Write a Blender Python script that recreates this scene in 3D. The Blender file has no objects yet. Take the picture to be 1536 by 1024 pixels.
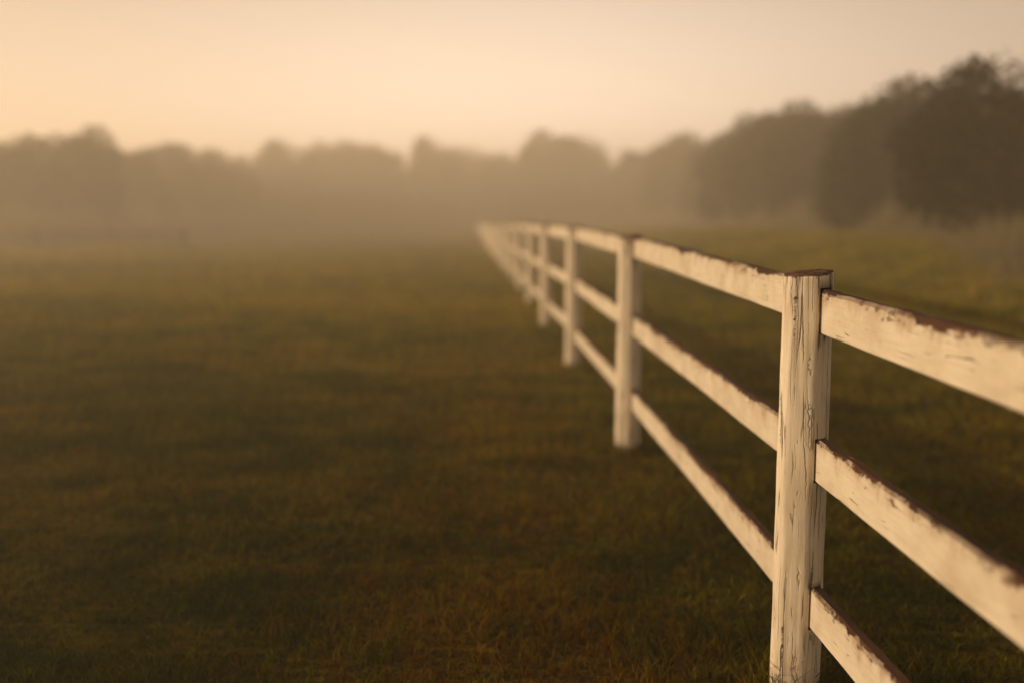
import bpy, bmesh, math, random
import numpy as np
from mathutils import Vector, Matrix, noise as mnoise

random.seed(7)
rng = np.random.default_rng(11)
R = math.radians
sc = bpy.context.scene
col = sc.collection

# ------------------------------------------------------------------ settings
sc.render.engine = 'CYCLES'
sc.cycles.use_denoising = True
sc.cycles.volume_bounces = 4
sc.cycles.max_bounces = 8
sc.cycles.transparent_max_bounces = 16
sc.cycles.sample_clamp_indirect = 6.0
sc.view_settings.view_transform = 'Standard'
sc.view_settings.look = 'None'
sc.view_settings.gamma = 1
sc.view_settings.use_curve_mapping = False
sc.view_settings.exposure = EXPOSURE = 2.36

# sun: low on the left, a little ahead of the camera
SUN_DIR = Vector((-0.985, 0.13, 0)).normalized()
SUN_EL = R(11)

# ------------------------------------------------------------------ helpers
def tag(o, label=None, cat=None, group=None, kind=None):
    if label: o['label'] = label
    if cat: o['category'] = cat
    if group: o['group'] = group
    if kind: o['kind'] = kind
    return o

def link(o, parent=None):
    col.objects.link(o)
    if parent is not None: o.parent = parent
    return o

def empty(name, loc=(0, 0, 0), rz=0):
    o = bpy.data.objects.new(name, None)
    o.location = loc
    o.rotation_euler = (0, 0, rz)
    o.empty_display_size = .3
    return link(o)

def mesh_np(name, verts, faces_flat, sizes, mat, smooth=False):
    """verts (n,3), flat loop vertex indices, face sizes"""
    me = bpy.data.meshes.new(name)
    verts = np.ascontiguousarray(verts, dtype=np.float32)
    faces_flat = np.ascontiguousarray(faces_flat, dtype=np.int32)
    sizes = np.ascontiguousarray(sizes, dtype=np.int32)
    me.vertices.add(len(verts)); me.vertices.foreach_set('co', verts.ravel())
    me.loops.add(len(faces_flat)); me.loops.foreach_set('vertex_index', faces_flat)
    me.polygons.add(len(sizes))
    starts = np.concatenate(([0], np.cumsum(sizes)[:-1])).astype(np.int32)
    me.polygons.foreach_set('loop_start', starts)
    if smooth:
        me.polygons.foreach_set('use_smooth', np.ones(len(sizes), dtype=bool))
    me.update(calc_edges=True)
    me.validate()
    if mat: me.materials.append(mat)
    return me

def sstep(a, b, x):
    t = np.clip((x - a) / (b - a), 0, 1)
    return t * t * (3 - 2 * t)

# ------------------------------------------------------------------ materials
def new_mat(name):
    m = bpy.data.materials.new(name)
    m.use_nodes = True
    nt = m.node_tree
    for n in list(nt.nodes): nt.nodes.remove(n)
    out = nt.nodes.new('ShaderNodeOutputMaterial')
    return m, nt, out

class NB:
    """small node builder"""
    def __init__(s, nt): s.nt = nt
    def n(s, typ, **kw):
        nd = s.nt.nodes.new(typ)
        for k, v in kw.items(): setattr(nd, k, v)
        return nd
    def l(s, a, b): s.nt.links.new(a, b)
    def val(s, sock, v):
        if hasattr(v, 'is_output'): s.l(v, sock)
        else: sock.default_value = v
    def math(s, op, a, b=0.0, clamp=False):
        nd = s.n('ShaderNodeMath', operation=op, use_clamp=clamp)
        s.val(nd.inputs[0], a); s.val(nd.inputs[1], b)
        return nd.outputs[0]
    def noise(s, vec, scale, detail=4, rough=.55, dist=0.0):
        nd = s.n('ShaderNodeTexNoise')
        s.val(nd.inputs['Vector'], vec)
        nd.inputs['Scale'].default_value = scale
        nd.inputs['Detail'].default_value = detail
        nd.inputs['Roughness'].default_value = rough
        nd.inputs['Distortion'].default_value = dist
        return nd.outputs['Fac']
    def map(s, vec, scale=(1, 1, 1), loc=(0, 0, 0)):
        nd = s.n('ShaderNodeMapping')
        s.val(nd.inputs['Vector'], vec)
        nd.inputs['Scale'].default_value = scale
        s.val(nd.inputs['Location'], loc)
        return nd.outputs[0]
    def rng(s, v, a, b, c=0.0, d=1.0, smooth=True):
        nd = s.n('ShaderNodeMapRange', interpolation_type='SMOOTHSTEP' if smooth else 'LINEAR')
        s.val(nd.inputs['Value'], v)
        for i, x in zip((1, 2, 3, 4), (a, b, c, d)): s.val(nd.inputs[i], x)
        return nd.outputs[0]
    def mix(s, f, a, b, blend='MIX'):
        nd = s.n('ShaderNodeMix', data_type='RGBA', blend_type=blend)
        s.val(nd.inputs[0], f)
        for i, x in ((6, a), (7, b)):
            if hasattr(x, 'is_output'): s.l(x, nd.inputs[i])
            else: nd.inputs[i].default_value = (*x, 1)
        return nd.outputs[2]

def wood_mat(name, axis):
    """Weathered cream paint over bare brown timber. axis: grain direction in object space ('x' rail, 'z' post)."""
    m, nt, out = new_mat(name)
    b = NB(nt)
    tc = b.n('ShaderNodeTexCoord')
    oi = b.n('ShaderNodeObjectInfo')
    off = b.n('ShaderNodeCombineXYZ')
    for i, k in enumerate((37.0, 91.0, 53.0)):
        b.l(b.math('MULTIPLY', oi.outputs['Random'], k), off.inputs[i])
    p = b.map(tc.outputs['Object'], (1, 1, 1), off.outputs[0])
    sep = b.n('ShaderNodeSeparateXYZ'); b.l(tc.outputs['Object'], sep.inputs[0])
    along = {'x': (0.09, 1, 1), 'z': (1, 1, 0.055)}[axis]
    g = b.map(p, along)
    fine = b.noise(g, 120, 5, .6)
    mid = b.noise(g, 34, 4, .6, .4)
    blot = b.noise(p, 7, 5, .6)
    speck = b.noise(b.map(p, {'x': (.5, 1, 1), 'z': (1, 1, .4)}[axis]), 60, 4, .65)
    # drying cracks: thin dark lines following the grain
    nz = b.n('ShaderNodeTexNoise'); nz.inputs['Scale'].default_value = 5; nz.inputs['Detail'].default_value = 3
    b.l(b.map(p, {'x': (.5, 1, 1), 'z': (1, 1, .5)}[axis]), nz.inputs['Vector'])
    wv = b.n('ShaderNodeVectorMath', operation='MULTIPLY')
    wv.inputs[1].default_value = {'x': (0, .035, .035), 'z': (.035, .035, 0)}[axis]
    b.l(nz.outputs['Color'], wv.inputs[0])
    wz = b.noise(b.map(p, {'x': (1, .3, .3), 'z': (.3, .3, 1)}[axis]), 42, 3, .6)
    wz3 = b.n('ShaderNodeVectorMath', operation='SCALE'); wz3.inputs['Scale'].default_value = 1.0
    wc = b.n('ShaderNodeCombineXYZ')
    for i in ((1, 2) if axis == 'x' else (0, 1)): b.l(b.math('MULTIPLY', wz, .007), wc.inputs[i])
    b.l(wc.outputs[0], wz3.inputs[0])
    gc = b.map(p, {'x': (.05, 1, 1), 'z': (1, 1, .026)}[axis])
    w1 = b.n('ShaderNodeVectorMath', operation='ADD'); b.l(gc, w1.inputs[0]); b.l(wv.outputs[0], w1.inputs[1])
    w2 = b.n('ShaderNodeVectorMath', operation='ADD'); b.l(w1.outputs[0], w2.inputs[0]); b.l(wz3.outputs[0], w2.inputs[1])
    def cracks(scale, width, offs):
        vo = b.n('ShaderNodeTexVoronoi', feature='DISTANCE_TO_EDGE')
        b.l(b.map(w2.outputs[0], (1, 1, 1), offs), vo.inputs['Vector'])
        vo.inputs['Scale'].default_value = scale
        return b.rng(vo.outputs['Distance'], 0, width, 1, 0)
    zone = b.noise(b.map(p, {'x': (.3, 1, 1), 'z': (1, 1, .16)}[axis]), 21, 3, .55)
    zone2 = b.noise(b.map(p, {'x': (.35, 1, 1), 'z': (1, 1, .22)}[axis], (3, 5, 7)), 34, 3, .55)
    if axis == 'z':
        top = b.rng(sep.outputs[2], .98, 1.24, 0, 1)
        low = b.rng(sep.outputs[2], .5, 0.0, 0, 1)
        bias = b.math('ADD', b.math('MULTIPLY', top, .13), b.math('MULTIPLY', low, .05))
        cr1 = b.math('MULTIPLY', cracks(30, .045, (0, 0, 0)), b.rng(b.math('ADD', zone, bias), .54, .62))
        cr2 = b.math('MULTIPLY', cracks(75, .07, (2, 4, 1)), b.rng(b.math('ADD', zone2, bias), .50, .62))
    else:
        cr1 = b.math('MULTIPLY', cracks(26, .03, (0, 0, 0)), b.rng(zone, .60, .68))
        cr2 = b.math('MULTIPLY', cracks(60, .05, (2, 4, 1)), b.rng(zone2, .60, .70))
    crack = b.math('MULTIPLY', b.math('MAXIMUM', cr1, b.math('MULTIPLY', cr2, .7)), .88, clamp=True)
    # paint worn off
    geo = b.n('ShaderNodeNewGeometry')
    nrm = b.n('ShaderNodeSeparateXYZ'); b.l(geo.outputs['Normal'], nrm.inputs[0])
    upf = b.rng(nrm.outputs[2], .35, .75)
    if axis == 'z':
        e = b.math('ADD', b.math('MULTIPLY', mid, .5), b.math('MULTIPLY', speck, .5))
        e = b.math('ADD', e, b.math('ADD', b.math('MULTIPLY', top, .10), b.math('MULTIPLY', low, .07)))
        rim = b.rng(sep.outputs[2], 1.17, 1.235, 0, 1)
        e = b.math('ADD', e, b.math('MULTIPLY', rim, .06))
        peel = b.rng(e, .655, .70)
        stain = b.math('MULTIPLY', b.rng(b.noise(b.map(p, (1, 1, .12)), 26, 4, .6), .45, .75), b.math('ADD', .35, b.math('MULTIPLY', b.math('ADD', top, low), .45)))
    else:
        h = sep.outputs[2]                       # 0 at the rail's upper edge, negative below
        edge = b.rng(h, -.055, .0, 0, 1, smooth=False)
        edge = b.math('POWER', edge, 2.2)
        e = b.math('ADD', b.math('MULTIPLY', blot, .30), b.math('MULTIPLY', speck, .36))
        e = b.math('ADD', e, b.math('MULTIPLY', mid, .34))
        pw = b.rng(b.noise(b.map(p, (1, 0, 0)), 2.3, 2, .5), .35, .65, .09, .34)
        e = b.math('ADD', e, b.math('MULTIPLY', edge, pw))
        peel = b.rng(e, .63, .69)
        fw = b.rng(h, -.05, .0, 0, 1, smooth=False)
        fl = b.math('ADD', b.math('ADD', b.math('MULTIPLY', speck, .55), b.math('MULTIPLY', mid, .45)), b.math('MULTIPLY', fw, .19))
        peel = b.math('MAXIMUM', peel, b.math('MULTIPLY', b.rng(fl, .635, .72), .78))
        drip = b.noise(b.map(p, (1, 1, .35)), 16, 4, .6)
        wide = b.rng(h, -.085, .0, 0, 1, smooth=False)
        soft = b.rng(b.math('ADD', b.math('MULTIPLY', drip, .8), b.math('MULTIPLY', wide, .34)), .56, .80)
        stain = b.math('MAXIMUM', b.math('MULTIPLY', b.rng(blot, .45, .75), .4), soft, clamp=True)
    upw = b.math('MULTIPLY', upf, b.rng(b.math('ADD', b.math('MULTIPLY', speck, .6), b.math('MULTIPLY', blot, .4)), .30, .42))
    bare = b.math('MAXIMUM', peel, upw, clamp=True)
    paint = b.mix(b.rng(blot, .3, .7), *(((.575, .50, .385), (.50, .425, .315)) if axis == 'x' else ((.74, .64, .49), (.66, .56, .41))))
    paint = b.mix(b.math('MULTIPLY', b.rng(fine, .42, .70), .36 if axis == 'z' else .32), paint, (.40, .32, .22))
    paint = b.mix(b.math('MULTIPLY', b.rng(mid, .50, .72), .34 if axis == 'z' else .25), paint, (.34, .25, .16))
    paint = b.mix(b.math('MULTIPLY', stain, .60), paint, (.27, .16, .085))
    wood = b.mix(b.rng(mid, .35, .65), *(((.024, .009, .004), (.066, .026, .011)) if axis == 'x' else ((.06, .024, .012), (.17, .078, .036))))
    colr = b.mix(bare, paint, wood)
    if axis == 'z':
        mud = b.rng(b.math('ADD', sep.outputs[2], b.math('MULTIPLY', blot, .16)), .06, .21, 1, 0)
        colr = b.mix(b.math('MULTIPLY', mud, .75), colr, (.11, .075, .035))
    colr = b.mix(crack, colr, (.035, .02, .012))
    hgt = b.math('SUBTRACT', b.math('MULTIPLY', fine, .25), b.math('MULTIPLY', crack, 1.6))
    hgt = b.math('SUBTRACT', hgt, b.math('MULTIPLY', bare, .5))
    hgt = b.math('ADD', hgt, b.math('MULTIPLY', mid, .5))
    bump = b.n('ShaderNodeBump'); bump.inputs['Strength'].default_value = .8
    bump.inputs['Distance'].default_value = .0025
    b.l(hgt, bump.inputs['Height'])
    bs = b.n('ShaderNodeBsdfPrincipled')
    b.l(colr, bs.inputs['Base Color'])
    b.l(b.rng(bare, 0, 1, .62, .9), bs.inputs['Roughness'])
    bs.inputs['Specular IOR Level'].default_value = .25
    b.l(bump.outputs[0], bs.inputs['Normal'])
    b.l(bs.outputs[0], out.inputs['Surface'])
    return m

POST_MAT = wood_mat('painted_post_wood', 'z')
RAIL_MAT = wood_mat('painted_rail_wood', 'x')

def field_colour(b, pos):
    """olive grass with reddish-brown dead patches (world position)"""
    big = b.noise(b.map(pos, (.8, 1.0, 0)), .55, 4, .6)
    med = b.noise(b.map(pos, (.75, 1.0, 0), (7, 3, 0)), 2.1, 4, .6)
    sml = b.noise(b.map(pos, (1, 1, 0), (1, 9, 0)), 7.5, 4, .65)
    c = b.mix(b.rng(med, .38, .62), (.018, .028, .002), (.076, .066, .005))
    dead = b.math('ADD', b.math('MULTIPLY', big, .45), b.math('MULTIPLY', sml, .55))
    # a worn, rusty strip along the left side of the fence
    sy = b.n('ShaderNodeSeparateXYZ'); b.l(pos, sy.inputs[0])
    side = b.math('ADD', b.math('ADD', sy.outputs[0], b.math('MULTIPLY', sy.outputs[1], .0435)), -.1)
    strip = b.rng(b.math('ABSOLUTE', side), 0.1, 1.0, 1, 0)
    dead = b.math('ADD', dead, b.math('MULTIPLY', strip, .065))
    c = b.mix(b.math('MULTIPLY', b.rng(dead, .49, .64), .8), c, (.130, .052, .005))
    # further out the colour is paled, standing in for mist and grazing light
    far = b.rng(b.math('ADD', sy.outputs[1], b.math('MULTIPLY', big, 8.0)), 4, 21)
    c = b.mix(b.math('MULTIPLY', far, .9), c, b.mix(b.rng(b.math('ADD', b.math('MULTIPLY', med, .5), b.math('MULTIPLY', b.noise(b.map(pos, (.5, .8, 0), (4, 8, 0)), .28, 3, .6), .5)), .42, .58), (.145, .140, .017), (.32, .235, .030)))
    return c, sml

def ground_mat():
    m, nt, out = new_mat('meadow_soil')
    b = NB(nt)
    geo = b.n('ShaderNodeNewGeometry')
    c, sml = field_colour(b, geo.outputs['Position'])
    fine = b.noise(geo.outputs['Position'], 26, 4, .7)
    c = b.mix(b.rng(fine, .4, .65), c, (.028, .022, .008))
    bump = b.n('ShaderNodeBump'); bump.inputs['Distance'].default_value = .08
    bump.inputs['Strength'].default_value = 1
    b.l(b.math('ADD', b.math('MULTIPLY', fine, .4), sml), bump.inputs['Height'])
    bs = b.n('ShaderNodeBsdfDiffuse'); b.l(c, bs.inputs['Color']); b.l(bump.outputs[0], bs.inputs['Normal'])
    b.l(bs.outputs[0], out.inputs['Surface'])
    return m

def blade_mat():
    m, nt, out = new_mat('grass_blades')
    b = NB(nt)
    geo = b.n('ShaderNodeNewGeometry')
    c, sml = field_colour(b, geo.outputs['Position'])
    hsv = b.n('ShaderNodeHueSaturation')
    hsv.inputs['Saturation'].default_value = 1.05
    rnd = geo.outputs['Random Per Island']
    b.l(b.rng(rnd, 0, 1, .55, 1.5, smooth=False), hsv.inputs['Value'])
    b.l(b.rng(rnd, 0, 1, .485, .512, smooth=False), hsv.inputs['Hue'])
    b.l(c, hsv.inputs['Color'])
    c2 = b.mix(b.rng(b.math('FRACT', b.math('MULTIPLY', rnd, 77.7)), .94, .97), hsv.outputs[0], (.13, .075, .018))
    d = b.n('ShaderNodeBsdfDiffuse'); b.l(c2, d.inputs['Color'])
    t = b.n('ShaderNodeBsdfTranslucent'); b.l(c2, t.inputs['Color'])
    mx = b.n('ShaderNodeMixShader'); mx.inputs[0].default_value = .3
    b.l(d.outputs[0], mx.inputs[1]); b.l(t.outputs[0], mx.inputs[2])
    b.l(mx.outputs[0], out.inputs['Surface'])
    return m

def mist_blade_mat():  # pale tone of low mist put into the blade colour
    m, nt, out = new_mat('mist_toned_grass')
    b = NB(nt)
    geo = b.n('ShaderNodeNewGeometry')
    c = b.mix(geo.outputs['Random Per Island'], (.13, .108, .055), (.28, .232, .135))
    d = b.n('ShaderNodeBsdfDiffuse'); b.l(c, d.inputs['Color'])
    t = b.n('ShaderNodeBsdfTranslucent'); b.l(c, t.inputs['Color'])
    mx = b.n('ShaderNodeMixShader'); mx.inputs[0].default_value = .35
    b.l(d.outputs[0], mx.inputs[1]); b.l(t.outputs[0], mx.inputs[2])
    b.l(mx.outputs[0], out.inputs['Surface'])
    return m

def leaf_mat():
    m, nt, out = new_mat('tree_leaves')
    b = NB(nt)
    geo = b.n('ShaderNodeNewGeometry')
    oi = b.n('ShaderNodeObjectInfo')
    nz = b.noise(geo.outputs['Position'], .45, 3, .6)
    c = b.mix(b.rng(nz, .35, .65), (.014, .016, .005), (.034, .031, .008))
    hsv = b.n('ShaderNodeHueSaturation')
    b.l(b.rng(geo.outputs['Random Per Island'], 0, 1, .6, 1.4, smooth=False), hsv.inputs['Value'])
    b.l(b.rng(oi.outputs['Random'], 0, 1, .475, .515, smooth=False), hsv.inputs['Hue'])
    b.l(c, hsv.inputs['Color'])
    d = b.n('ShaderNodeBsdfDiffuse'); b.l(hsv.outputs[0], d.inputs['Color'])
    t = b.n('ShaderNodeBsdfTranslucent'); b.l(hsv.outputs[0], t.inputs['Color'])
    mx = b.n('ShaderNodeMixShader'); mx.inputs[0].default_value = .25
    b.l(d.outputs[0], mx.inputs[1]); b.l(t.outputs[0], mx.inputs[2])
    b.l(mx.outputs[0], out.inputs['Surface'])
    return m

def bark_mat():
    m, nt, out = new_mat('tree_bark')
    b = NB(nt)
    tc = b.n('ShaderNodeTexCoord')
    f = b.noise(b.map(tc.outputs['Object'], (8, 8, 1)), 6, 4, .6)
    c = b.mix(f, (.03, .022, .014), (.09, .07, .05))
    bs = b.n('ShaderNodeBsdfPrincipled'); b.l(c, bs.inputs['Base Color']); bs.inputs['Roughness'].default_value = .9
    b.l(bs.outputs[0], out.inputs['Surface'])
    return m

GROUND_MAT, BLADE_MAT, LEAF_MAT, BARK_MAT = ground_mat(), blade_mat(), leaf_mat(), bark_mat()

# ------------------------------------------------------------------ ground
def gz(x, y):
    x = np.asarray(x, dtype=np.float64); y = np.asarray(y, dtype=np.float64)
    z = np.interp(y, [-40, 0, 2.7, 5.7, 8.7, 12, 20], [-.22, -.16, -.125, -.09, -.04, 0.0, 0.0])
    r = np.hypot(x, y)
    away = sstep(5, 26, np.abs(x - (.915 - .0435 * y)))
    z = z + np.maximum(.20 * sstep(40, 105, r) + .42 * sstep(20, 58, r) * away, .92 * sstep(3.0, 9.5, x) * sstep(7, 20.5, y))
    # gentle unevenness of an old pasture
    z = z + .012 * np.sin(x * 1.7 + 1.3 * np.sin(y * .9)) * np.sin(y * 2.1 + .7) \
          + .018 * np.sin(x * .53 + 2.1) * np.sin(y * .47 + 1.1 * np.sin(x * .31))
    return z

def build_ground():
    def axis(n, far, near):
        t = np.linspace(-1, 1, n)
        k = 5.2
        return near + np.sinh(t * k) / math.sinh(k) * far
    xs = axis(260, 490, 0); ys = axis(260, 490, 8)
    X, Y = np.meshgrid(xs, ys)
    V = np.stack([X, Y, gz(X, Y)], -1).reshape(-1, 3)
    nx, ny = len(xs), len(ys)
    i = (np.arange(ny - 1)[:, None] * nx + np.arange(nx - 1)[None, :]).ravel()
    F = np.stack([i, i + 1, i + nx + 1, i + nx], -1)
    me = mesh_np('ground', V, F.ravel(), np.full(len(F), 4), GROUND_MAT, True)
    o = link(bpy.data.objects.new('ground', me))
    tag(o, 'misty meadow ground running from the camera to the trees', 'ground', kind='structure')

build_ground()

def build_grass():
    D0, D1 = 1.3, 48.0
    ds = np.linspace(D0, D1, 4000)
    dens = GRASS_DENS * np.minimum(1, (3.0 / ds) ** 1.7)
    wid = 1.25 * ds + 4.0
    cum = np.concatenate(([0], np.cumsum(.5 * (dens[1:] * wid[1:] + dens[:-1] * wid[:-1]) * np.diff(ds))))
    N = int(cum[-1])
    u = rng.random(N) * cum[-1]
    d = np.interp(u, cum, ds)
    x = (rng.random(N) - .5) * (1.25 * d + 4.0)
    y = d
    # clumps: pull most blades towards tuft centres
    cell = .07 * np.maximum(1, d / 5) ** .8
    cx = np.floor(x / cell); cy = np.floor(y / cell)
    h = np.sin(cx * 127.1 + cy * 311.7) * 43758.5453; h -= np.floor(h)
    h2 = np.sin(cx * 269.5 + cy * 183.3) * 43758.5453; h2 -= np.floor(h2)
    h3 = np.sin(cx * 419.2 + cy * 371.9) * 43758.5453; h3 -= np.floor(h3)
    pull = rng.random(N) * .75
    x = x * (1 - pull) + (cx + h) * cell * pull
    y = y * (1 - pull) + (cy + h2) * cell * pull
    z = gz(x, y)
    def vnoise(x, y, seed):
        g = np.random.default_rng(seed).random((256, 256))
        xi = np.floor(x).astype(int); yi = np.floor(y).astype(int)
        fx = x - xi; fy = y - yi
        fx = fx * fx * (3 - 2 * fx); fy = fy * fy * (3 - 2 * fy)
        a = lambda i, j: g[(xi + i) % 256, (yi + j) % 256]
        return (a(0, 0) * (1 - fx) + a(1, 0) * fx) * (1 - fy) + (a(0, 1) * (1 - fx) + a(1, 1) * fx) * fy
    patch = .55 * vnoise(x * 1.6, y * 1.8, 1) + .45 * vnoise(x * 4.5, y * 5, 2)
    patch = sstep(.25, .75, patch)
    ht = (.012 + .014 * h3 + .034 * patch + .010 * rng.random(N)) * np.maximum(1, d / 7) ** .42
    nearf = np.exp(-((x - (.915 - .0435 * y)) / .16) ** 2)
    ht *= 1 + .5 * nearf * (.4 + .9 * rng.random(N))
    long_ = rng.random(N) > .992
    ht = np.where(long_, ht * 1.9, ht)
    wd = (.0017 + .0022 * rng.random(N)) * np.maximum(1, d / 3.2) ** .85
    wd = np.where(long_, wd * .55, wd)
    # uncut tufts round the feet of the posts
    px_, py_, ph_ = [], [], []
    for k, yk in enumerate([2.68, 5.66, 8.70, 11.7, 14.72, 17.74, 20.76, 23.78]):
        n_ = 420
        a_ = rng.random(n_) * 6.283; r_ = .055 + .10 * rng.random(n_) ** 1.4
        px_.append(.915 - .0435 * yk + np.cos(a_) * r_); py_.append(yk + np.sin(a_) * r_)
        ph_.append((.05 + .10 * rng.random(n_)) * (1 if k == 0 else .55) * (1.25 - (r_ - .055) * 5))
    px_ = np.concatenate(px_); py_ = np.concatenate(py_); M = len(px_)
    x = np.concatenate([x, px_]); y = np.concatenate([y, py_]); z = np.concatenate([z, gz(px_, py_)])
    ht = np.concatenate([ht, np.concatenate(ph_)])
    wd = np.concatenate([wd, (.002 + .0018 * rng.random(M)) * np.maximum(1, py_ / 4) ** .7])
    N += M
    az = rng.random(N) * 2 * np.pi
    lean = .25 + .75 * rng.random(N)
    laz = rng.random(N) * 2 * np.pi
    lx, ly = np.cos(laz) * lean * ht, np.sin(laz) * lean * ht
    bx, by = np.cos(az) * wd, np.sin(az) * wd
    P = np.stack([x, y, z - .004], -1)
    W = np.stack([bx, by, 0 * bx], -1)
    L = np.stack([lx, ly, 0 * lx], -1)
    H = np.stack([0 * ht, 0 * ht, ht], -1)
    v = np.empty((N, 5, 3))
    v[:, 0] = P - W; v[:, 1] = P + W
    v[:, 2] = P + W * .75 + L * .35 + H * .62
    v[:, 3] = P - W * .75 + L * .35 + H * .62
    v[:, 4] = P + L + H
    base = np.arange(N)[:, None] * 5
    f = np.concatenate([base + np.array([[0, 1, 2, 3]]), base + np.array([[3, 2, 4]])], 1).ravel()
    sizes = np.tile([4, 3], N)
    me = mesh_np('grass', v.reshape(-1, 3), f, sizes, BLADE_MAT, True)
    o = link(bpy.data.objects.new('grass', me))
    tag(o, 'short olive and brown pasture grass covering the meadow', 'grass', kind='stuff')

GRASS_DENS = 5200
build_grass()

# ------------------------------------------------------------------ white fence
def lx(y): return .915 - .0435 * y            # the fence's line on the ground
POST_Y = [-.35, 2.68, 5.66, 8.70] + [11.7 + 3.02 * k for k in range(30)]
NP = len(POST_Y)
RAIL_OFF = .030                               # rails sit in the right half of the posts
RAIL_T = .034

fence = empty('rail_fence', (lx(2.68), 2.68, float(gz(lx(2.68), 2.68))))
tag(fence, 'weathered white three-rail wooden fence running away into the mist', 'fence')
FLOC = Vector(fence.location)

def post_mesh(h, seed, slots=(), detail=True):
    """rounded-square timber post, local origin at the base, slots: (z0, z1) mortises facing the camera end"""
    rnd = random.Random(seed)
    nseg, nz = (48, 64) if detail else (20, 6)
    bm = bmesh.new()
    rings = []
    ph = rnd.random() * 6
    zs = [(-.12 + (h + .12) * k / nz) for k in range(nz + 1)]
    for k, z in enumerate(zs):
        t = max(0, z / h)
        ring = []
        for s in range(nseg):
            a = 2 * math.pi * s / nseg
            c, s_ = math.cos(a), math.sin(a)
            n = 3.1
            r = .0625 / ((abs(c) ** n + abs(s_) ** n) ** (1 / n))
            r *= 1 + .04 * (1 - t) - .012 * t
            if detail:
                r += .0022 * mnoise.noise(Vector((c * 9 + ph, s_ * 9, z * 1.3))) + .0016 * mnoise.noise(Vector((c * 26 + ph, s_ * 26, z * 3)))
                r += .0012 * mnoise.noise(Vector((c * 6 + ph, s_ * 6, z * 9 + 5)))
            zz = z
            if k == nz:
                zz = z + .003 * c + .006 * s_ + (.003 * mnoise.noise(Vector((c * 14, s_ * 14, ph))) if detail else 0)
                r *= .965
            if k == nz - 1 and detail:
                zz = h - .007 + .003 * c + .006 * s_
            ring.append(bm.verts.new((r * c, r * s_, zz)))
        rings.append(ring)
    for k in range(nz):
        for s in range(nseg):
            bm.faces.new((rings[k][s], rings[k][(s + 1) % nseg], rings[k + 1][(s + 1) % nseg], rings[k + 1][s]))
    # weathered top
    inner = rings[-1]
    for sc_, dz in ((.7, .002), (.35, .003)):
        ring = [bm.verts.new((v.co.x * sc_ / (.965 if 0 else 1), v.co.y * sc_, h + (v.co.z - h) * sc_ + dz + (rnd.random() - .5) * .003)) for v in rings[-1]]
        for s in range(nseg):
            bm.faces.new((inner[s], inner[(s + 1) % nseg], ring[(s + 1) % nseg], ring[s]))
        inner = ring
    bm.faces.new(inner)
    bm.faces.new(list(reversed(rings[0])))
    for f in bm.faces: f.smooth = True
    for e in bm.edges:
        if len(e.link_faces) == 2 and e.calc_face_angle(0) > .7: e.smooth = False
    me = bpy.data.meshes.new('post')
    bm.to_mesh(me); bm.free()
    me.materials.append(POST_MAT)
    return me

def rail_mesh(L, H, T, seed, detail=True):
    """board from (0,0,0) to (L,0,0); z from -H to 0; worn upper edges"""
    rnd = random.Random(seed)
    n = 150 if detail else 4
    bm = bmesh.new()
    ph = rnd.random() * 50
    t = T / 2
    rings = []
    for i in range(n + 1):
        x = L * i / n
        prof = [(-t, -H + .004), (-t, -H * .66), (-t, -H * .33), (-t, -.007), (-t + .006, 0), (t - .006, 0), (t, -.007), (t, -H * .5), (t, -H + .004), (t - .004, -H), (-t + .004, -H)]
        ring = []
        bow = .006 * math.sin(math.pi * i / n) * (rnd.random() * .02 + 1) if detail else 0
        for j, (yy, zz) in enumerate(prof):
            if detail:
                if 3 <= j <= 6:
                    w = mnoise.noise(Vector((x * 9 + ph, j * .4, 0))) * .0028 + mnoise.noise(Vector((x * 34 + ph, j, 3))) * .0018
                    zz += w - (.002 if j in (3, 6) else 0)
                    zz -= max(0, mnoise.noise(Vector((x * 4.0 + ph, 2, 7))) - .25) * .016
                else:
                    zz += mnoise.noise(Vector((x * 6 + ph, 9, 0))) * .0016
                yy += mnoise.noise(Vector((x * 3 + ph, 4, zz * 8))) * .0016
                zz += .004 * mnoise.noise(Vector((x * .8 + ph, 0, 0)))
                yy += .004 * mnoise.noise(Vector((x * .7 + ph, 5, 0)))
            ring.append(bm.verts.new((x, yy, zz)))
        rings.append(ring)
    m = len(rings[0])
    for i in range(n):
        for j in range(m):
            f = bm.faces.new((rings[i][j], rings[i + 1][j], rings[i + 1][(j + 1) % m], rings[i][(j + 1) % m]))
    bm.faces.new(rings[0]); bm.faces.new(list(reversed(rings[-1])))
    bmesh.ops.recalc_face_normals(bm, faces=bm.faces)
    for f in bm.faces: f.smooth = True
    for e in bm.edges:
        if len(e.link_faces) == 2 and e.calc_face_angle(0) > .5: e.smooth = False
    me = bpy.data.meshes.new('rail')
    bm.to_mesh(me); bm.free()
    me.materials.append(RAIL_MAT)
    return me

# upper edges of the three rails at the near and far end of each bay (world heights)
BAYS = [
    ((.968, 1.058), (.600, .655), (.225, .245)),
    ((1.073, 1.155), (.657, .713), (.248, .290)),
    ((1.149, 1.200), (.722, .757), (.300, .322)),
    ((1.199, 1.208), (.776, .768), (.356, .345)),
]
def bay(k):
    if k < len(BAYS): return BAYS[k]
    r = random.Random(k * 13 + 5)
    j = lambda: (r.random() - .5) * .02
    z0 = float(gz(lx(POST_Y[k]), POST_Y[k])); z1 = float(gz(lx(POST_Y[k + 1]), POST_Y[k + 1]))
    return tuple((h + z0 + j(), h + z1 + j()) for h in (1.210, .770, .350))

FENCE_AZ = math.atan2(1, -.0435)              # along the fence, away from the camera

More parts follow.
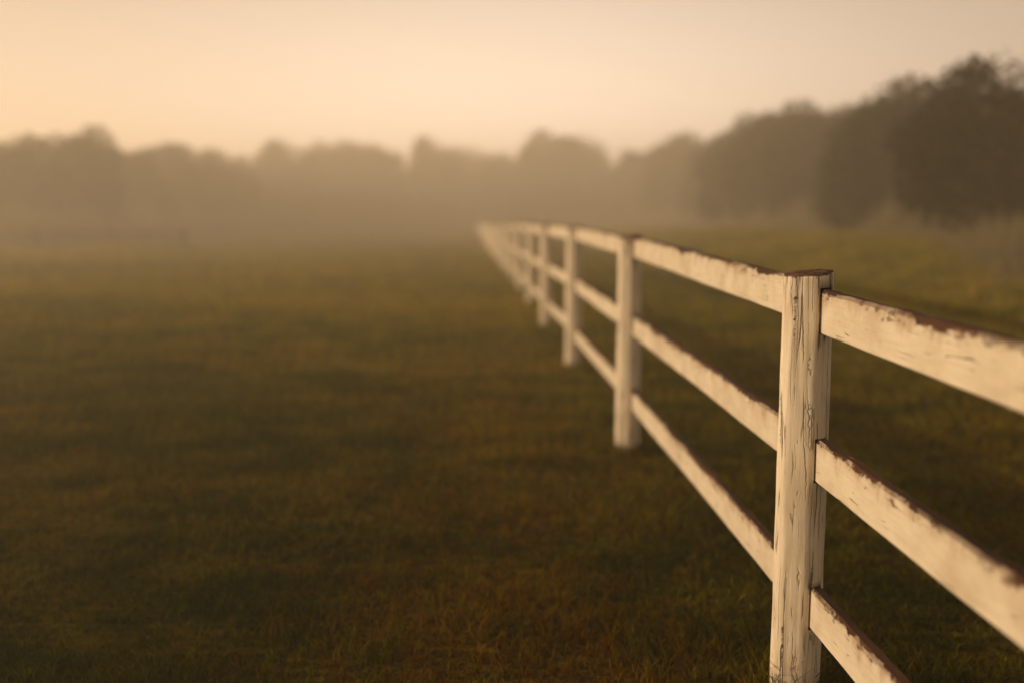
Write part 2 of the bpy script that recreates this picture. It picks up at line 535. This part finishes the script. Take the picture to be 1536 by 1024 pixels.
def place_rail(k, zz, me, L):
    y0, y1 = POST_Y[k] + .012, POST_Y[k + 1] - .012
    a = Vector((lx(y0) + RAIL_OFF, y0, zz[0])); c = Vector((lx(y1) + RAIL_OFF, y1, zz[1]))
    d = c - a
    o = bpy.data.objects.new('rail', me)
    o.location = a - FLOC
    o.rotation_euler = (0, -math.asin(d.z / d.length), FENCE_AZ)
    o.scale = (d.length / L, 1, 1)
    return link(o, fence)

far_rail = rail_mesh(3.0, .118, RAIL_T, 99, False)
mid_rail = [rail_mesh(3.0, .118, RAIL_T, 200 + i) for i in range(3)]
for k in range(NP - 1):
    for i, zz in enumerate(bay(k)):
        if k < 3: me = rail_mesh(3.0, .116, RAIL_T, 40 + k * 3 + i)
        elif k < 9: me = mid_rail[(k + i) % 3]
        else: me = far_rail
        place_rail(k, zz, me, 3.0)

TOP_Z = {0: 1.05, 1: 1.098, 2: 1.158, 3: 1.203, 4: 1.225}
far_post = post_mesh(1.24, 77, (), False)
mid_posts = [post_mesh(1.24, 31 + i) for i in range(2)]

def cut_slots(me, slots):
    """mortises a few mm wider than the rails, as real pockets"""
    ob = bpy.data.objects.new('post', me); col.objects.link(ob)
    bm = bmesh.new()
    for (x0, x1, y0, y1, z0, z1) in slots:
        r = bmesh.ops.create_cube(bm, size=1)
        for v in r['verts']:
            v.co = Vector(((x0 + x1) / 2 + v.co.x * (x1 - x0), (y0 + y1) / 2 + v.co.y * (y1 - y0), (z0 + z1) / 2 + v.co.z * (z1 - z0)))
    cm = bpy.data.meshes.new('cut'); bm.to_mesh(cm); bm.free()
    cm.materials.append(POST_MAT)
    co = bpy.data.objects.new('cut', cm); col.objects.link(co)
    mod = ob.modifiers.new('b', 'BOOLEAN'); mod.object = co; mod.operation = 'DIFFERENCE'; mod.solver = 'EXACT'
    dg = bpy.context.evaluated_depsgraph_get()
    res = bpy.data.meshes.new_from_object(ob.evaluated_get(dg))
    bpy.data.objects.remove(ob); bpy.data.objects.remove(co)
    return res

POST_ROT = FENCE_AZ - math.pi / 2 + R(-30)
for k, y in enumerate(POST_Y):
    x = lx(y); g = float(gz(x, y))
    top = TOP_Z.get(k, g + 1.225 + (random.Random(k).random() - .5) * .02)
    h = top - g
    if k in (1, 2):
        me = post_mesh(h, 31 + k)
        rot = Matrix.Rotation(-R(36), 3, 'Z')
        sl = []
        for zz in bay(k - 1):
            z = zz[1] - g
            sl.append((RAIL_OFF - RAIL_T / 2 - .0045, RAIL_OFF + RAIL_T / 2 + .003, -.12, .0, z - .1165, z + .003))
        # slots are given along the fence; the post mesh itself is turned afterwards
        me.transform(Matrix.Rotation(R(-30), 4, 'Z'))
        me = cut_slots(me, sl)
        o = bpy.data.objects.new('post', me)
        o.rotation_euler = (0, 0, FENCE_AZ - math.pi / 2)
    else:
        me = mid_posts[k % 2] if k < 8 else far_post
        o = bpy.data.objects.new('post', me)
        o.scale = (1, 1, h / 1.24)
        q = random.Random(k + 3)
        o.rotation_euler = ((q.random() - .5) * .022, (q.random() - .5) * .026, POST_ROT + (q.random() - .5) * .12)
    o.location = Vector((x, y, g)) - FLOC
    link(o, fence)

# ------------------------------------------------------------------ faint paddock fence on the far left
def beam(bm, a, c, w, h):
    a, c = Vector(a), Vector(c)
    d = (c - a).normalized()
    s = d.cross(Vector((0, 0, 1)))
    s = (s if s.length > .1 else Vector((1, 0, 0))).normalized() * w / 2
    u = s.cross(d).normalized() * h / 2
    q = []
    for p in (a, c):
        q.append([bm.verts.new(p + s * i + u * j) for i, j in ((-1, -1), (1, -1), (1, 1), (-1, 1))])
    for j in range(4):
        bm.faces.new((q[0][j], q[0][(j + 1) % 4], q[1][(j + 1) % 4], q[1][j]))
    bm.faces.new(list(reversed(q[0]))); bm.faces.new(q[1])

FF = [(-31.5, 37.5), (-25.2, 39.0), (-19.3, 40.6), (-13.8, 42.2)]
fx, fy = FF[0]
pf = empty('paddock_fence', (fx, fy, float(gz(fx, fy))))
tag(pf, 'faint distant post and rail fence across the misty field on the left', 'fence')
PL = Vector(pf.location)
for k, (x, y) in enumerate(FF):
    g = float(gz(x, y))
    bm = bmesh.new(); beam(bm, (0, 0, -.1), (0, 0, .82), .11, .11)
    bmesh.ops.bevel(bm, geom=bm.edges[:], offset=.02, segments=1)
    me = bpy.data.meshes.new('post'); bm.to_mesh(me); bm.free(); me.materials.append(BARK_MAT)
    o = link(bpy.data.objects.new('post', me), pf); o.location = Vector((x, y, g)) - PL
    if k + 1 < len(FF):
        x1, y1 = FF[k + 1]; g1 = float(gz(x1, y1))
        for hh in (.34, .66):
            bm = bmesh.new(); beam(bm, (x, y, g + hh), (x1, y1, g1 + hh), .04, .09)
            bmesh.ops.translate(bm, verts=bm.verts, vec=-PL)
            me = bpy.data.meshes.new('rail'); bm.to_mesh(me); bm.free(); me.materials.append(RAIL_MAT)
            link(bpy.data.objects.new('rail', me), pf)

# ------------------------------------------------------------------ trees
def leaf_cloud(lobes, nleaf, size, r):
    """leaf-clump quads spread through the lobes. lobes: (centre, radius xyz, weight)"""
    w = np.array([l[2] for l in lobes]); w = w / w.sum()
    idx = r.choice(len(lobes), nleaf, p=w)
    C = np.array([l[0] for l in lobes])[idx]; S = np.array([l[1] for l in lobes])[idx]
    d = r.normal(size=(nleaf, 3)); d /= np.linalg.norm(d, axis=1)[:, None]
    rad = .45 + .62 * r.random(nleaf) ** .55
    # ragged surface
    rad *= 1 + .11 * np.sin(d[:, 0] * 7 + idx) * np.sin(d[:, 2] * 8 + idx * 2.3) + .03 * r.normal(size=nleaf)
    P = C + d * S * rad[:, None]
    P[:, 2] = np.maximum(P[:, 2], .01)
    nrm = d + r.normal(size=(nleaf, 3)) * .7
    nrm /= np.linalg.norm(nrm, axis=1)[:, None]
    t = np.cross(nrm, r.normal(size=(nleaf, 3))); t /= np.linalg.norm(t, axis=1)[:, None]
    b_ = np.cross(nrm, t)
    s = size * (.5 + r.random(nleaf))[:, None]
    v = np.stack([P - t * s * .9, P - b_ * s * .55, P + t * s * .9, P + b_ * s * .55], 1)
    v[:, 1] += nrm * s * .25; v[:, 3] += nrm * s * .25
    return v.reshape(-1, 3)

def crown_lobes(r, n=22, lowest=.05):
    """unit tree: height 1, width about 1"""
    L = [(np.array([0, 0, .52]), np.array([.40, .40, .40]), 7.0), (np.array([0, 0, .22]), np.array([.40, .40, .22]), 3.0)]
    for i in range(n):
        a = r.random() * 6.283; zz = lowest + (.86 - lowest) * r.random()
        k = math.sqrt(max(.04, 1 - ((zz - .42) / .52) ** 2))
        rr = .37 * k * (.6 + .4 * r.random())
        s = .09 + .075 * r.random()
        L.append((np.array([math.cos(a) * rr, math.sin(a) * rr, zz]), np.array([s * 1.15, s * 1.15, s]), (s / .16) ** 2))
    return L

def quad_mesh(name, v, mat):
    n = len(v) // 4
    return mesh_np(name, v, np.arange(4 * n), np.full(n, 4), mat)

def trunk_mesh(r):
    bm = bmesh.new()
    def limb(pts, rad):
        rings = []
        for (p, q) in zip(pts, rad):
            rings.append([bm.verts.new((p[0] + math.cos(a) * q, p[1] + math.sin(a) * q, p[2])) for a in [i * math.pi / 4 for i in range(8)]])
        for a, c in zip(rings, rings[1:]):
            for i in range(8): bm.faces.new((a[i], a[(i + 1) % 8], c[(i + 1) % 8], c[i]))
        bm.faces.new(rings[-1])
    bx, by = (r.random() - .5) * .06, (r.random() - .5) * .06
    limb([(0, 0, -.03), (0, 0, .03), (bx * .4, by * .4, .25), (bx, by, .5), (bx * 1.3, by, .82)], [.045, .032, .024, .017, .004])
    for i in range(6):
        a = i * 1.05 + r.random(); z = .2 + .08 * i; l = .3 - .025 * i
        limb([(bx * z * 2, by * z * 2, z), (math.cos(a) * l * .5, math.sin(a) * l * .5, z + .1), (math.cos(a) * l, math.sin(a) * l, z + .24)], [.014, .009, .002])
    me = bpy.data.meshes.new('trunk'); bm.to_mesh(me); bm.free(); me.materials.append(BARK_MAT)
    return me

VARS = []
for i in range(6):
    r = np.random.default_rng(100 + i)
    lob = crown_lobes(r, 20 + 2 * i)
    VARS.append((quad_mesh('crown', leaf_cloud(lob, 15000, .019, r), LEAF_MAT), trunk_mesh(r)))

F_PX = 1493.0; PITCH = math.atan(177 / F_PX)

GROUP = 'trees of the misty tree line'
# bearing (tangent of the angle right of the view), distance, height above the ground, crown width, label
def tree(bearing, dist, height, width, var, rz, label):
    x, y = bearing * dist, dist
    g = float(gz(x, y))
    o = empty('tree', (x, y, g), rz)
    tag(o, label, 'tree', GROUP)
    cm, tm = VARS[var]
    c = link(bpy.data.objects.new('crown', cm), o); c.scale = (width, width, height)
    t = link(bpy.data.objects.new('trunk', tm), o); t.scale = (height, height, height)
    return o

TREES = [
    # px, top px, width px, distance, label
    (22, 192, 120, 55, 'dark round tree at the left edge of the photo'),
    (122, 186, 105, 60, 'dark peaked tree just right of the leftmost tree'),
    (190, 212, 95, 72, 'flat topped tree right of the dark peaked tree on the left'),
    (248, 210, 90, 82, 'level crowned tree midway between the dark left pair and the first sky gap'),
    (305, 221, 85, 90, 'low tree on the sloping shoulder left of the first sky gap'),
    (352, 228, 60, 98, 'lowest small tree right beside the first sky gap from the left'),
    (428, 203, 95, 118, 'pointed hazy tree right of the first sky gap from the left'),
    (482, 212, 75, 128, 'low hazy tree between the pointed tree and the broad rounded one'),
    (530, 205, 110, 130, 'broad rounded hazy tree left of the second sky gap'),
    (585, 225, 60, 138, 'small sloping tree on the left side of the second sky gap'),
    (650, 201, 70, 142, 'slim pale peaked tree right of the second sky gap'),
    (702, 214, 85, 152, 'pale flat tree above the vanishing end of the fence'),
    (752, 221, 70, 156, 'palest low tree left of the big central dome'),
    (826, 192, 95, 144, 'left half of the big pale dome above the receding fence'),
    (872, 194, 90, 148, 'right half of the big pale dome above the receding fence'),
    (955, 222, 70, 135, 'low pale tree in the dip right of the central dome'),
    (1018, 194, 75, 112, 'small rounded tree left of the rising right-hand wood'),
    (1068, 205, 65, 90, 'low shoulder tree at the foot of the rising right-hand wood'),
    (1120, 172, 95, 68, 'left shoulder tree of the broad mid-right clump'),
    (1172, 150, 110, 58, 'tall left-hand tree of the broad mid-right clump'),
    (1228, 146, 110, 50, 'tall right-hand tree of the broad mid-right clump'),
    (1272, 168, 70, 42, 'lower tree in the notch left of the tall dark dome'),
    (1352, 116, 150, 32, 'tall dark domed tree second from the right edge'),
    (1425, 140, 90, 26, 'lower dark tree in the notch beside the right-edge tree'),
    (1512, 70, 180, 20, 'tallest darkest tree cut by the right edge of the photo'),
]
def top_dir(px, py):
    a = (px - 768) / F_PX; b = (512 - py) / F_PX
    dy = math.cos(PITCH) + b * math.sin(PITCH); dz = -math.sin(PITCH) + b * math.cos(PITCH)
    return a / dy, dz / dy
for i, (px, py, wpx, dist, label) in enumerate(TREES):
    bear, rise = top_dir(px, py)
    g = float(gz(bear * dist, dist))
    H = (1.23 + rise * dist - g) * .985
    W = wpx / F_PX * dist * (1.35 if px < 1000 else 1.75)
    tree(bear, dist, H, W, i % 6, i * 1.7, label)

def build_wood():
    """the far wood behind the first row of trees: reads as one mass"""
    r = np.random.default_rng(5)
    vs = []
    pts = [(-.75, 70, 6.8), (-.50, 72, 6.8), (-.40, 88, 7.2), (-.28, 118, 9.2), (-.16, 150, 11.2), (-.02, 172, 12.6), (.12, 162, 11.8), (.2, 124, 10.2),
           (.28, 84, 9.3), (.36, 60, 8.2), (.45, 41, 6.8), (.55, 33, 6.3), (.72, 29, 6.6), (.95, 28, 6.6)]
    B = [p[0] for p in pts]
    for bear in np.arange(-.75, .95, .014):
        dist = np.interp(bear, B, [p[1] for p in pts]) * (1 + .05 * r.random())
        hh = np.interp(bear, B, [p[2] for p in pts]) * (.72 + .2 * r.random())
        x, y = bear * dist, dist
        w = .05 * dist * (.8 + .5 * r.random())
        lob = crown_lobes(r, 8, .04)
        v = leaf_cloud(lob, 1500, .055, r)
        v = v * np.array([w, w, hh]) + np.array([x, y, float(gz(x, y)) - .1])
        vs.append(v)
    me = quad_mesh('woodland', np.concatenate(vs), LEAF_MAT)
    o = link(bpy.data.objects.new('woodland', me))
    tag(o, 'dim wood filling the gaps behind the misty tree line', 'woodland', kind='stuff')
build_wood()

def build_mist_grass():  # added pale blades, thinning upwards, in place of low mist under the trees
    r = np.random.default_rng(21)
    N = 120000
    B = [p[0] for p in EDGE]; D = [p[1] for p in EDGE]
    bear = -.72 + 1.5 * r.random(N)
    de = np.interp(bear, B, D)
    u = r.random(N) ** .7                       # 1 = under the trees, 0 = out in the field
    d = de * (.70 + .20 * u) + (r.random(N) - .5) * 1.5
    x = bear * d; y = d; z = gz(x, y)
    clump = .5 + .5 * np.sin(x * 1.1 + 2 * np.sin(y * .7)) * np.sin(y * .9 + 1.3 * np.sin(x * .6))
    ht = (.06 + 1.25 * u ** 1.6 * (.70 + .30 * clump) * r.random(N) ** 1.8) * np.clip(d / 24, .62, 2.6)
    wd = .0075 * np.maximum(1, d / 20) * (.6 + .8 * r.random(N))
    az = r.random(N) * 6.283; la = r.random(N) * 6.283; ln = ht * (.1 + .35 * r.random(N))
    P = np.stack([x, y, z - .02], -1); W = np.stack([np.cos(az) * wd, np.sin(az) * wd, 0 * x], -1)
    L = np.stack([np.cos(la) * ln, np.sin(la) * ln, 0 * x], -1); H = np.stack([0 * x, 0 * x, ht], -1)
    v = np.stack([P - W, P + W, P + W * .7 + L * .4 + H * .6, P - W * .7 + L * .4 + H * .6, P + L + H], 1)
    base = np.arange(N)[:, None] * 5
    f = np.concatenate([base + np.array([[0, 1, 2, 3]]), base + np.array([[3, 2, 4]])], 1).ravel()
    me = mesh_np('mist_grass', v.reshape(-1, 3), f, np.tile([4, 3], N), mist_blade_mat(), True)
    o = link(bpy.data.objects.new('mist_grass', me))
    tag(o, 'added pale grass standing in for low mist along the foot of the trees', 'grass', kind='stuff')
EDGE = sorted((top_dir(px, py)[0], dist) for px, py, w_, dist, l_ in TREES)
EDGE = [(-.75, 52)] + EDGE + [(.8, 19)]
build_mist_grass()

# ------------------------------------------------------------------ haze
def build_haze():
    m, nt, out = new_mat('morning_haze')
    pv = nt.nodes.new('ShaderNodeVolumePrincipled')
    pv.inputs['Color'].default_value = HAZE_COL
    pv.inputs['Density'].default_value = HAZE_D
    pv.inputs['Anisotropy'].default_value = HAZE_G
    nt.links.new(pv.outputs[0], out.inputs['Volume'])
    bm = bmesh.new(); bmesh.ops.create_cube(bm, size=1)
    z0, z1 = -1.6, 17.5
    for v in bm.verts: v.co = Vector((v.co.x * 1010, v.co.y * 1010 + 8, (z0 + z1) / 2 + v.co.z * (z1 - z0)))
    me = bpy.data.meshes.new('haze'); bm.to_mesh(me); bm.free(); me.materials.append(m)
    o = link(bpy.data.objects.new('haze', me))
    tag(o, 'warm morning haze lying over the whole meadow', 'haze', kind='stuff')
HAZE_COL = (.975, .87, .71, 1); HAZE_D = .0088; HAZE_G = 0.36
build_haze()

# ------------------------------------------------------------------ sky and sun
w = bpy.data.worlds.new('World'); sc.world = w; w.use_nodes = True
nt = w.node_tree
for n in list(nt.nodes): nt.nodes.remove(n)
b = NB(nt)
sky = b.n('ShaderNodeTexSky', sky_type='NISHITA')
sky.sun_disc = False
sky.sun_elevation = SUN_EL
sky.sun_rotation = math.atan2(SUN_DIR.x, SUN_DIR.y)
sky.altitude = 0; sky.air_density = 1.0; sky.dust_density = 6.0; sky.ozone_density = .6
bw = b.n('ShaderNodeRGBToBW'); b.l(sky.outputs[0], bw.inputs[0])
peach = b.mix(1.0, b.mix(.95, bw.outputs[0], (1.0, 1.0, 1.0)), (1.0, .80, .655), 'MULTIPLY')
tint = b.mix(.94, b.mix(1.0, sky.outputs[0], (1.0, .80, .60), 'MULTIPLY'), peach)
# the mist-veiled sky is brightest over the middle of the field and falls off to both sides and overhead
wtc = b.n('ShaderNodeTexCoord')
dot = b.n('ShaderNodeVectorMath', operation='DOT_PRODUCT')
b.l(wtc.outputs['Generated'], dot.inputs[0])
ga, ge = R(1), R(4)
dot.inputs[1].default_value = (math.sin(ga) * math.cos(ge), math.cos(ga) * math.cos(ge), math.sin(ge))
lobe = b.math('POWER', b.math('MAXIMUM', dot.outputs['Value'], 0.0), 13.0)
sz = b.n('ShaderNodeSeparateXYZ'); b.l(wtc.outputs['Generated'], sz.inputs[0])
low = b.math('EXPONENT', b.math('MULTIPLY', b.math('MAXIMUM', sz.outputs[2], 0.0), -7.0))
gain = b.math('ADD', b.math('MULTIPLY', b.math('ADD', b.math('MULTIPLY', lobe, 3.2), 1.2), low), .34)
gv = b.n('ShaderNodeVectorMath', operation='SCALE'); b.l(tint, gv.inputs[0]); b.l(gain, gv.inputs['Scale'])
tint = gv.outputs[0]
bg = b.n('ShaderNodeBackground'); b.l(tint, bg.inputs['Color']); bg.inputs['Strength'].default_value = .15
wo = b.n('ShaderNodeOutputWorld'); b.l(bg.outputs[0], wo.inputs['Surface'])

sun = bpy.data.lights.new('sun', 'SUN'); sun.energy = 1.4; sun.angle = R(.5); sun.color = (1, .76, .49)
so = bpy.data.objects.new('sun', sun); link(so)
to_sun = Vector((SUN_DIR.x * math.cos(SUN_EL), SUN_DIR.y * math.cos(SUN_EL), math.sin(SUN_EL)))
so.rotation_euler = to_sun.to_track_quat('Z', 'Y').to_euler()
so.location = (-20, -8, 12)

# ------------------------------------------------------------------ camera
cam = bpy.data.cameras.new('camera'); co = link(bpy.data.objects.new('camera', cam))
cam.sensor_width = 36; cam.lens = 36 * F_PX / 1536
co.location = (0, 0, 1.23)
co.rotation_euler = (math.pi / 2 - PITCH, 0, 0)
cam.clip_end = 3000; cam.clip_start = .05
cam.dof.use_dof = True
cam.dof.focus_distance = 2.62
cam.dof.aperture_fstop = .95
sc.camera = co
